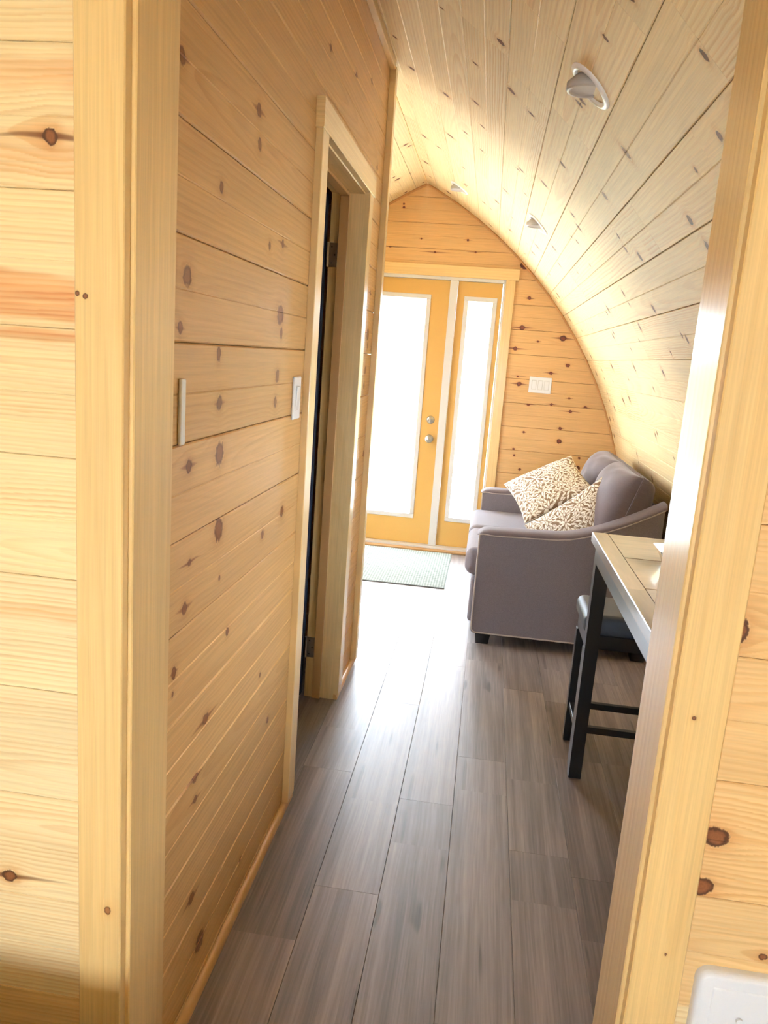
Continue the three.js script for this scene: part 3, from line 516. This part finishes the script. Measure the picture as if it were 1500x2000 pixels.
{
  const t = thing('wall_plate', 'white rounded blank wall plate low on the pine boards right of the near doorway', 'wall plate'), z = ZW + 0.0005;
  const rr = (x0, x1, y0, y1, r) => { const q = new THREE.Shape(); q.moveTo(x0 + r, y0); q.lineTo(x1 - r, y0); q.absarc(x1 - r, y0 + r, r, -Math.PI / 2, 0); q.lineTo(x1, y1 - r); q.absarc(x1 - r, y1 - r, r, 0, Math.PI / 2); q.lineTo(x0 + r, y1); q.absarc(x0 + r, y1 - r, r, Math.PI / 2, Math.PI); q.lineTo(x0, y0 + r); q.absarc(x0 + r, y0 + r, r, Math.PI, 1.5 * Math.PI); return q; };
  const p = part('cover_plate', new THREE.ExtrudeGeometry(rr(0.405, 0.567, 0.389, 0.591, 0.012), { depth: 0.006, bevelEnabled: true, bevelSize: 0.009, bevelThickness: 0.012, bevelSegments: 6, curveSegments: 8 }).translate(0, 0, z), M.plastic, t);
  part('raised_panel', box(0.418, 0.554, 0.402, 0.578, z + 0.012, z + 0.0195, 0.0036, 3), M.rocker, t);
  part('screw', new THREE.CylinderGeometry(0.0045, 0.005, 0.003, 18).rotateX(Math.PI / 2).translate(0.462, 0.53, z + 0.023), M.plastic, p);
}

// door mat with ribbed weave
{
  const t = thing('door_mat', 'pale grey-green ribbed woven mat on the floor before the yellow door', 'mat');
  const x0 = -1.3, x1 = -0.163, z0 = -5.79, z1 = -4.868, nx = 60, nz = 230, pos = [], uv = [], idx = [];
  for (let j = 0; j <= nz; j++) for (let i = 0; i <= nx; i++) { const u = i / nx, v = j / nz; pos.push(x0 + (x1 - x0) * u, 0.0065 + 0.0022 * Math.sin(v * Math.PI * 2 * 38) + 0.0012 * vn(i * 0.9, j * 0.25) , z0 + (z1 - z0) * v); uv.push(u * 16, v * 38); }
  for (let j = 0; j < nz; j++) for (let i = 0; i < nx; i++) { const a = j * (nx + 1) + i, b = a + 1, c = a + nx + 1, d = c + 1; idx.push(a, c, b, b, c, d); }
  const g = new THREE.BufferGeometry(); g.setAttribute('position', new THREE.Float32BufferAttribute(pos, 3)); g.setAttribute('uv', new THREE.Float32BufferAttribute(uv, 2)); g.setIndex(idx); g.computeVertexNormals();
  const d = new Uint8Array(64 * 64 * 4); for (let y = 0; y < 64; y++) for (let x = 0; x < 64; x++) { const o = (y * 64 + x) * 4, rib = 0.5 - 0.5 * Math.cos(y / 64 * Math.PI * 2 - Math.PI / 2 + Math.PI), st = 0.5 + 0.5 * Math.sin((x / 64 + (y > 32 ? 0.25 : 0)) * Math.PI * 8), q = 0.35 * rib + 0.35 * st + 0.3 * (0.5 + 0.5 * vn(x * 0.4, y * 0.4)); d[o] = 104 + 96 * q; d[o + 1] = 113 + 95 * q; d[o + 2] = 108 + 90 * q; d[o + 3] = 255; }
  const tex = new THREE.DataTexture(d, 64, 64, THREE.RGBAFormat, THREE.UnsignedByteType); tex.magFilter = tex.minFilter = THREE.LinearFilter; tex.wrapS = tex.wrapT = THREE.RepeatWrapping; tex.colorSpace = THREE.SRGBColorSpace; tex.needsUpdate = true;
  part('weave', g, new THREE.MeshStandardMaterial({ map: tex, roughness: 0.95 }), t);
  part('backing', box(x0, x1, 0.0005, 0.0045, z0, z1, 0.001), std('#4a4d4c', 0.9), t);
  part('hem', box(x0, x1, 0.0005, 0.008, z1 - 0.0005, z1 + 0.006, 0.002), std('#6d726f', 0.9), t);
}

// a puffy square cushion: w x h, thickness t, corners pulled to points
function cushionGeo(w, h, t, pinch = 0.07, pow = 0.42, n = 36, sag = 0) {
  const pos = [], uv = [], idx = [], N = n + 1;
  for (const s of [1, -1]) for (let j = 0; j <= n; j++) for (let i = 0; i <= n; i++) {
    const a = -Math.cos(i / n * Math.PI), b = -Math.cos(j / n * Math.PI);
    const x = a * (1 - pinch * (1 - b * b)), y = b * (1 - pinch * (1 - a * a));
    const z = s * t / 2 * Math.pow(Math.max(0, (1 - a * a) * (1 - b * b)), pow) * (1 + 0.05 * vn(a * 3 + 9, b * 3 + s * 4)) * (1 - sag * b);
    pos.push(x * w / 2, y * h / 2, z); uv.push((a + 1) / 2, (b + 1) / 2);
  }
  for (const k of [0, 1]) for (let j = 0; j < n; j++) for (let i = 0; i < n; i++) { const o = k * N * N + j * N + i; k ? idx.push(o, o + N, o + 1, o + 1, o + N, o + N + 1) : idx.push(o, o + 1, o + N, o + 1, o + N + 1, o + N); }
  const g = new THREE.BufferGeometry(); g.setAttribute('position', new THREE.Float32BufferAttribute(pos, 3)); g.setAttribute('uv', new THREE.Float32BufferAttribute(uv, 2)); g.setIndex(idx); g.computeVertexNormals(); return g;
}
function rimTube(w, h, pinch, r) { const pts = []; const n = 24; const at = (a, b) => V(a * (1 - pinch * (1 - b * b)) * w / 2, b * (1 - pinch * (1 - a * a)) * h / 2, 0); for (let i = 0; i < n; i++) pts.push(at(-1 + 2 * i / n, -1)); for (let i = 0; i < n; i++) pts.push(at(1, -1 + 2 * i / n)); for (let i = 0; i < n; i++) pts.push(at(1 - 2 * i / n, 1)); for (let i = 0; i < n; i++) pts.push(at(-1, 1 - 2 * i / n)); return new THREE.TubeGeometry(new THREE.CatmullRomCurve3(pts, true, 'catmullrom', 0.1), 160, r, 6, true); }

// ---------------------------------------------------------------- the loveseat
const SOFA = { near: -3.93, far: -5.38, armT: 0.13 };
{
  const t = thing('sofa', 'grey-brown upholstered loveseat with sloping arms against the curved wall', 'sofa');
  // arm outline in x (depth) and y (height): level at the front, then sweeping up to the back
  const armTop = (x) => 0.598 + 0.012 * sst(0.02, 0.5, x) + 0.2 * Math.pow(Math.max(0, (x - 0.42) / 0.5), 1.5);
  const outline = (inset) => { const s = new THREE.Shape(), r = 0.025; s.moveTo(0.02 + r, 0.06 + inset); s.lineTo(0.93 - inset, 0.06 + inset); s.lineTo(0.93 - inset, armTop(0.93) - inset); for (let i = 16; i >= 0; i--) { const x = 0.02 + inset + (0.91 - 2 * inset) * i / 16; s.lineTo(x, armTop(x) - inset); } s.lineTo(0.02 + inset, 0.06 + inset + r); s.quadraticCurveTo(0.02 + inset, 0.06 + inset, 0.02 + r, 0.06 + inset); return s; };
  const arm = (z0, face) => {
    const g = new THREE.ExtrudeGeometry(outline(0.008), { depth: SOFA.armT - 0.016, bevelEnabled: true, bevelThickness: 0.008, bevelSize: 0.008, bevelSegments: 3, curveSegments: 8 }); g.translate(0, 0, z0 + 0.008);
    const uv = g.attributes.uv; const a = part('arm', g, M.fabric, t);
    // padded top that follows the sweep
    const pos = [], idx = [], uvp = [], nS = 30, nR = 14; for (let i = 0; i <= nS; i++) { const x = 0.012 + 0.918 * i / nS, y = armTop(x); const end = Math.min(1, Math.sqrt(Math.max(0, 1 - Math.pow(1 - Math.min(1, i / 2.2), 2)))) * 0.999 + 0.001; for (let j = 0; j <= nR; j++) { const th = Math.PI * j / nR, zz = Math.cos(th), yy = Math.sin(th); pos.push(x, y - 0.006 + 0.03 * Math.pow(yy, 0.55) * end, z0 + SOFA.armT / 2 + Math.sign(zz) * Math.pow(Math.abs(zz), 0.6) * (SOFA.armT / 2 + 0.003) * (0.85 + 0.15 * end)); uvp.push(x, j / nR * 0.2); } }
    for (let i = 0; i < nS; i++) for (let j = 0; j < nR; j++) { const o = i * (nR + 1) + j, p = o + nR + 1; idx.push(o, o + 1, p, p, o + 1, p + 1); }
    const ag = new THREE.BufferGeometry(); ag.setAttribute('position', new THREE.Float32BufferAttribute(pos, 3)); ag.setAttribute('uv', new THREE.Float32BufferAttribute(uvp, 2)); ag.setIndex(idx); ag.computeVertexNormals();
    part('arm_pad', ag, M.armPad, a);
    const zz = face > 0 ? z0 + SOFA.armT : z0, pts = [V(0.926, 0.068, zz), V(0.05, 0.066, zz), V(0.026, 0.09, zz)]; for (let i = 0; i <= 14; i++) { const x = 0.024 + 0.9 * i / 14; pts.push(V(x, armTop(x) - 0.004, zz)); }
    part('piping', new THREE.TubeGeometry(new THREE.CatmullRomCurve3(pts, false, 'catmullrom', 0.05), 120, 0.0042, 6), M.piping, a);
  };
  M.armPad = M.cushion;
  arm(SOFA.near - SOFA.armT, 1); arm(SOFA.far, 1);
  const zi0 = SOFA.far + SOFA.armT, zi1 = SOFA.near - SOFA.armT;
  part('base', box(0.0, 0.86, 0.075, 0.33, zi0 + 0.001, zi1 - 0.001, 0.02, 3), M.fabric, t);
  part('back_frame', new THREE.ExtrudeGeometry((() => { const s = new THREE.Shape(); s.moveTo(0.82, 0.33); s.lineTo(0.92, 0.1); s.lineTo(0.945, 0.76); s.quadraticCurveTo(0.94, 0.8, 0.92, 0.79); s.lineTo(0.905, 0.76); s.closePath(); return s; })(), { depth: zi1 - zi0 - 0.004, bevelEnabled: false, curveSegments: 6 }).translate(0, 0, zi0 + 0.002), M.fabric, t);
  for (const [x, z] of [[0.045, SOFA.near - 0.085], [0.85, SOFA.near - 0.085], [0.045, SOFA.far + 0.015], [0.85, SOFA.far + 0.015]]) { const g = new THREE.CylinderGeometry(0.058, 0.046, 0.06, 4, 1).rotateY(Math.PI / 4).translate(x + 0.045, 0.031, z + 0.035); part('leg', g, M.legBlock, t); }
  // loose seat cushions, rounded over the front edge
  const mid = (zi0 + zi1) / 2;
  for (const [a, b, label] of [[mid + 0.003, zi1 - 0.003, 'loose seat cushion of the loveseat beside its near arm'], [zi0 + 0.003, mid - 0.003, 'loose seat cushion of the loveseat beside its far arm, near the door']]) {
    const s = thing('seat_cushion', label, 'cushion', 'loose seat cushions of the loveseat');
    const g = new RoundedBoxGeometry(0.7, 0.15, b - a, 8, 0.05), p = g.attributes.position; for (let i = 0; i < p.count; i++) { const q = p.getX(i) / 0.35, w = p.getZ(i) / ((b - a) / 2); if (p.getY(i) > 0) p.setY(i, p.getY(i) + 0.018 * (1 - q * q) * (1 - w * w)); } g.computeVertexNormals();
    s.position.set(0.31, 0.407, (a + b) / 2); part('cover', g, M.fabric, s);
  }
  for (const [a, b, label] of [[mid + 0.002, zi1 + 0.0, 'plump grey back cushion of the loveseat nearest the table'], [zi0, mid - 0.002, 'plump grey back cushion of the loveseat nearest the door']]) {
    const s = thing('back_cushion', label, 'cushion', 'loose back cushions of the loveseat');
    const g = cushionGeo(b - a + 0.02, 0.5, 0.3, 0.03, 0.26, 34, -0.1);
    part('cover', g, M.cushion, s); part('piping', rimTube(b - a + 0.02, 0.5, 0.03, 0.0045), M.cushion, s);
    s.position.set(0.75, 0.705, (a + b) / 2); s.rotation.set(0, -Math.PI / 2, 0); s.rotateX(-0.3);
  }
}
// patterned throw pillows
{
  const cv = document.createElement('canvas'); cv.width = cv.height = 1024; const c = cv.getContext('2d'), R = rng(88);
  c.fillStyle = '#8a6f54'; c.fillRect(0, 0, 1024, 1024);
  const petal = (x, y, a, l, w) => { c.save(); c.translate(x, y); c.rotate(a); c.beginPath(); c.moveTo(0, 0); c.quadraticCurveTo(l * 0.4, -w * 1.5, l, 0); c.quadraticCurveTo(l * 0.4, w * 1.5, 0, 0); c.lineWidth = 9; c.strokeStyle = '#8a6f54'; c.stroke(); c.fillStyle = R() < 0.5 ? '#efe8db' : '#e6dccb'; c.fill(); c.restore(); };
  const blooms = []; for (let i = 0; i < 600 && blooms.length < 18; i++) { const x = R() * 1024, y = R() * 1024; if (blooms.every(([p, q]) => Math.hypot(p - x, q - y) > 215)) blooms.push([x, y]); }
  for (let ring = 3; ring >= 0; ring--) for (const [x, y] of blooms) { const n = 6 + ring * 4; for (let k = 0; k < n; k++) { const a = (k + ring * 0.5) / n * 6.283 + 0.06 * R(); const r0 = 8 + ring * 56; petal(x + Math.cos(a) * r0, y + Math.sin(a) * r0, a + 0.7 * (R() - 0.5), 88, 18); } }
  const tex = new THREE.CanvasTexture(cv); tex.colorSpace = THREE.SRGBColorSpace; tex.wrapS = tex.wrapT = THREE.RepeatWrapping;
  const mat = new THREE.MeshPhysicalMaterial({ map: tex, roughness: 0.85, bumpMap: weaveBump, bumpScale: 0.0004 });
  const pillow = (label, A, B, C, w, h, th) => {          // A: a corner, B and C: the corners next to it
    const t = thing('throw_pillow', label, 'pillow', 'leaf-patterned throw pillows on the loveseat');
    const x = V(...B).sub(V(...A)).normalize(), y = V(...A).sub(V(...C)); y.addScaledVector(x, -y.dot(x)).normalize(); const z = new THREE.Vector3().crossVectors(x, y);
    t.quaternion.setFromRotationMatrix(new THREE.Matrix4().makeBasis(x, y, z));
    t.position.copy(V(...A)).addScaledVector(x, w / 2).addScaledVector(y, -h / 2);
    part('cover', cushionGeo(w, h, th, 0.08, 0.42, 36), mat, t); part('seam', rimTube(w, h, 0.08, 0.003), M.pillowSeam ??= std('#d9cfbf', 0.9), t);
  };
  pillow('leaf-patterned brown and cream pillow leaning back, nearer the door', [0.151, 0.72, -4.9], [0.53, 0.92, -4.946], [0.253, 0.565, -4.53], 0.45, 0.45, 0.15);
  pillow('leaf-patterned brown and cream pillow resting behind the near sofa arm', [0.271, 0.582, -4.335], [0.668, 0.9, -4.335], [0.43, 0.4, -4.2], 0.5, 0.37, 0.2);
}

// ---------------------------------------------------------------- counter-height table
{
  const t = thing('dining_table', 'tall narrow dining table with dark frame and brown plank top', 'table');
  const X0 = 0.404, X1 = 0.93, Z0 = -2.725, Z1 = -1.33, top = 0.912, th = 0.032;
  const R = rng(12), W = 512, H = 256, d = new Uint8Array(W * H * 4);
  for (let y = 0; y < H; y++) for (let x = 0; x < W; x++) { const u = x / W, v = y / H, o = (y * W + x) * 4, l = 1 + 0.12 * vn(u * 3, v * 40) + 0.08 * vn(u * 9, v * 120) + 0.05 * vn(u * 20, v * 300) + 0.08 * vn(u * 2, Math.floor(v * 4) * 7.7); d[o] = 120 * l; d[o + 1] = 95 * l; d[o + 2] = 71 * l; d[o + 3] = 255; }
  const tex = new THREE.DataTexture(d, W, H, THREE.RGBAFormat, THREE.UnsignedByteType); tex.magFilter = tex.minFilter = THREE.LinearFilter; tex.wrapS = tex.wrapT = THREE.RepeatWrapping; tex.colorSpace = THREE.SRGBColorSpace; tex.needsUpdate = true;
  const topMat = new THREE.MeshPhysicalMaterial({ map: tex, roughness: 0.3, clearcoat: 0.5, clearcoatRoughness: 0.12 });
  const b = 0.055;
  for (const [x, r] of [[X0 + b, 1], [X1, 3]]) { const g = boardGeo(0, Z1 - Z0, b, { t: th, c: 0.002, g: 0, gap: 0.0004, row: r, rows: 4, len: 0.9, uo: 0.2 * r, wide: 0.36, v0: 0.1 }); seat(g, frameOf([x, top, Z1], [0, 0, -1], [-1, 0, 0], [0, 1, 0])); part('frame_board', g, topMat, t); }
  const seams = [Z0, -2.385, -2.05, -1.7, Z1];
  for (let i = 0; i < 4; i++) { const g = boardGeo(0, X1 - X0 - 2 * b - 0.001, seams[i + 1] - seams[i], { t: th - 0.004, c: 0.0025, g: 0, gap: 0.001, row: i, rows: 4, len: 0.7, uo: R(), wide: 0.36 }); seat(g, frameOf([X0 + b + 0.0005, top - 0.0008, seams[i + 1]], [1, 0, 0], [0, 0, -1], [0, 1, 0])); part('plank', g, topMat, t); }
  const ai = 0.012, ab = top - th - 0.06, at = top - th;
  part('apron', box(X0 + ai, X0 + ai + 0.02, ab, at, Z0 + 0.05, Z1 - 0.05), M.dark, t); part('apron', box(X1 - ai - 0.02, X1 - ai, ab, at, Z0 + 0.05, Z1 - 0.05), M.dark, t);
  part('apron', box(X0 + 0.06, X1 - 0.06, ab, at, Z0 + 0.014, Z0 + 0.034), M.dark, t); part('apron', box(X0 + 0.06, X1 - 0.06, ab, at, Z1 - 0.034, Z1 - 0.014), M.dark, t);
  for (const x of [X0 + 0.018, X1 - 0.066]) for (const z of [Z0 + 0.008, Z1 - 0.056]) {
    const g = new THREE.BoxGeometry(0.048, at - 0.001, 0.048, 1, 1, 1), p = g.attributes.position; for (let i = 0; i < p.count; i++) if (p.getY(i) < 0) { p.setX(i, p.getX(i) * 0.92); p.setZ(i, p.getZ(i) * 0.92); } g.computeVertexNormals(); g.translate(x + 0.024, (at - 0.001) / 2 + 0.0005, z + 0.024); part('leg', g, M.dark, t);
  }
  // white bowl
  const bw = thing('bowl', 'white flared square bowl on the table beside the doorway jamb', 'bowl');
  const ring = (h, q, y) => { const a = []; for (let i = 0; i < 48; i++) { const th2 = i / 48 * Math.PI * 2, c = Math.cos(th2), s = Math.sin(th2), e = q, r = h / Math.pow(Math.pow(Math.abs(c), e) + Math.pow(Math.abs(s), e), 1 / e); a.push([c * r, y, s * r]); } return a; };
  const rs = [ring(0.002, 4, 0.0), ring(0.036, 5, 0.0), ring(0.042, 6, 0.006), ring(0.05, 7, 0.026), ring(0.064, 8, 0.049), ring(0.067, 8, 0.052), ring(0.061, 8, 0.05), ring(0.046, 7, 0.027), ring(0.037, 6, 0.009), ring(0.002, 4, 0.006)];
  const pos = rs.flat(2), idx = []; for (let k = 0; k < rs.length - 1; k++) for (let i = 0; i < 48; i++) { const a = k * 48 + i, e = k * 48 + (i + 1) % 48, c2 = a + 48, f = e + 48; idx.push(a, c2, e, e, c2, f); }
  const g = new THREE.BufferGeometry(); g.setAttribute('position', new THREE.Float32BufferAttribute(pos, 3)); g.setIndex(idx); g.computeVertexNormals();
  part('body', g, M.ceramic, bw); bw.position.set(0.604, top + 0.0005, -2.335);
}
// stool beyond the table
{
  const t = thing('bar_stool', 'dark backless bar stool with slate padded seat between table and sofa', 'stool');
  const X0 = 0.43, X1 = 0.86, Z0 = -3.0, Z1 = -2.745;
  const g = new RoundedBoxGeometry(X1 - X0 + 0.02, 0.075, Z1 - Z0 + 0.03, 6, 0.028), p = g.attributes.position; for (let i = 0; i < p.count; i++) { const a = p.getX(i) / 0.22, b = p.getZ(i) / 0.14; if (p.getY(i) > 0) p.setY(i, p.getY(i) + 0.012 * (1 - a * a) * Math.max(0, 1 - b * b)); } g.computeVertexNormals(); g.translate((X0 + X1) / 2, 0.567, (Z0 + Z1) / 2); part('seat', g, M.stoolSeat, t);
  part('seat_frame', box(X0 + 0.004, X1 - 0.004, 0.475, 0.529, Z0 + 0.004, Z1 - 0.004, 0.004), M.dark, t);
  for (const x of [X0, X1 - 0.036]) for (const z of [Z0, Z1 - 0.036]) part('leg', box(x, x + 0.036, 0.0005, 0.4745, z, z + 0.036, 0.002), M.dark, t);
  const y0 = 0.142, y1 = 0.168;
  part('rung', box(X0 + 0.036, X1 - 0.036, y0, y1, Z1 - 0.03, Z1 - 0.008), M.dark, t); part('rung', box(X0 + 0.036, X1 - 0.036, y0, y1, Z0 + 0.008, Z0 + 0.03), M.dark, t);
  part('rung', box(X0 + 0.006, X0 + 0.028, y0, y1, Z0 + 0.036, Z1 - 0.036), M.dark, t); part('rung', box(X1 - 0.028, X1 - 0.006, y0, y1, Z0 + 0.036, Z1 - 0.036), M.dark, t);
}
// bed in the bedroom, just below the frame: its edge shades the foot of the partition
{
  const t = thing('bed', 'bed below the viewpoint, left of the near doorway', 'bed');
  part('bed_frame', box(-1.95, -0.2, 0.001, 0.2, -0.86, 1.1, 0.01), std('#6b5138', 0.6), t);
  part('mattress', box(-1.93, -0.22, 0.2005, 0.46, -0.88, 1.08, 0.04, 4), std('#d6cbb6', 0.9), t);
}

// ---------------------------------------------------------------- renderer
scene.traverse((o) => { if (o.isMesh) { o.castShadow = o.material !== M.glass; o.receiveShadow = true; } });
const renderer = new THREE.WebGLRenderer({ antialias: true });
renderer.toneMapping = THREE.LinearToneMapping;
renderer.toneMappingExposure = EXPOSURE;
renderer.shadowMap.enabled = true;
renderer.render(scene, camera);
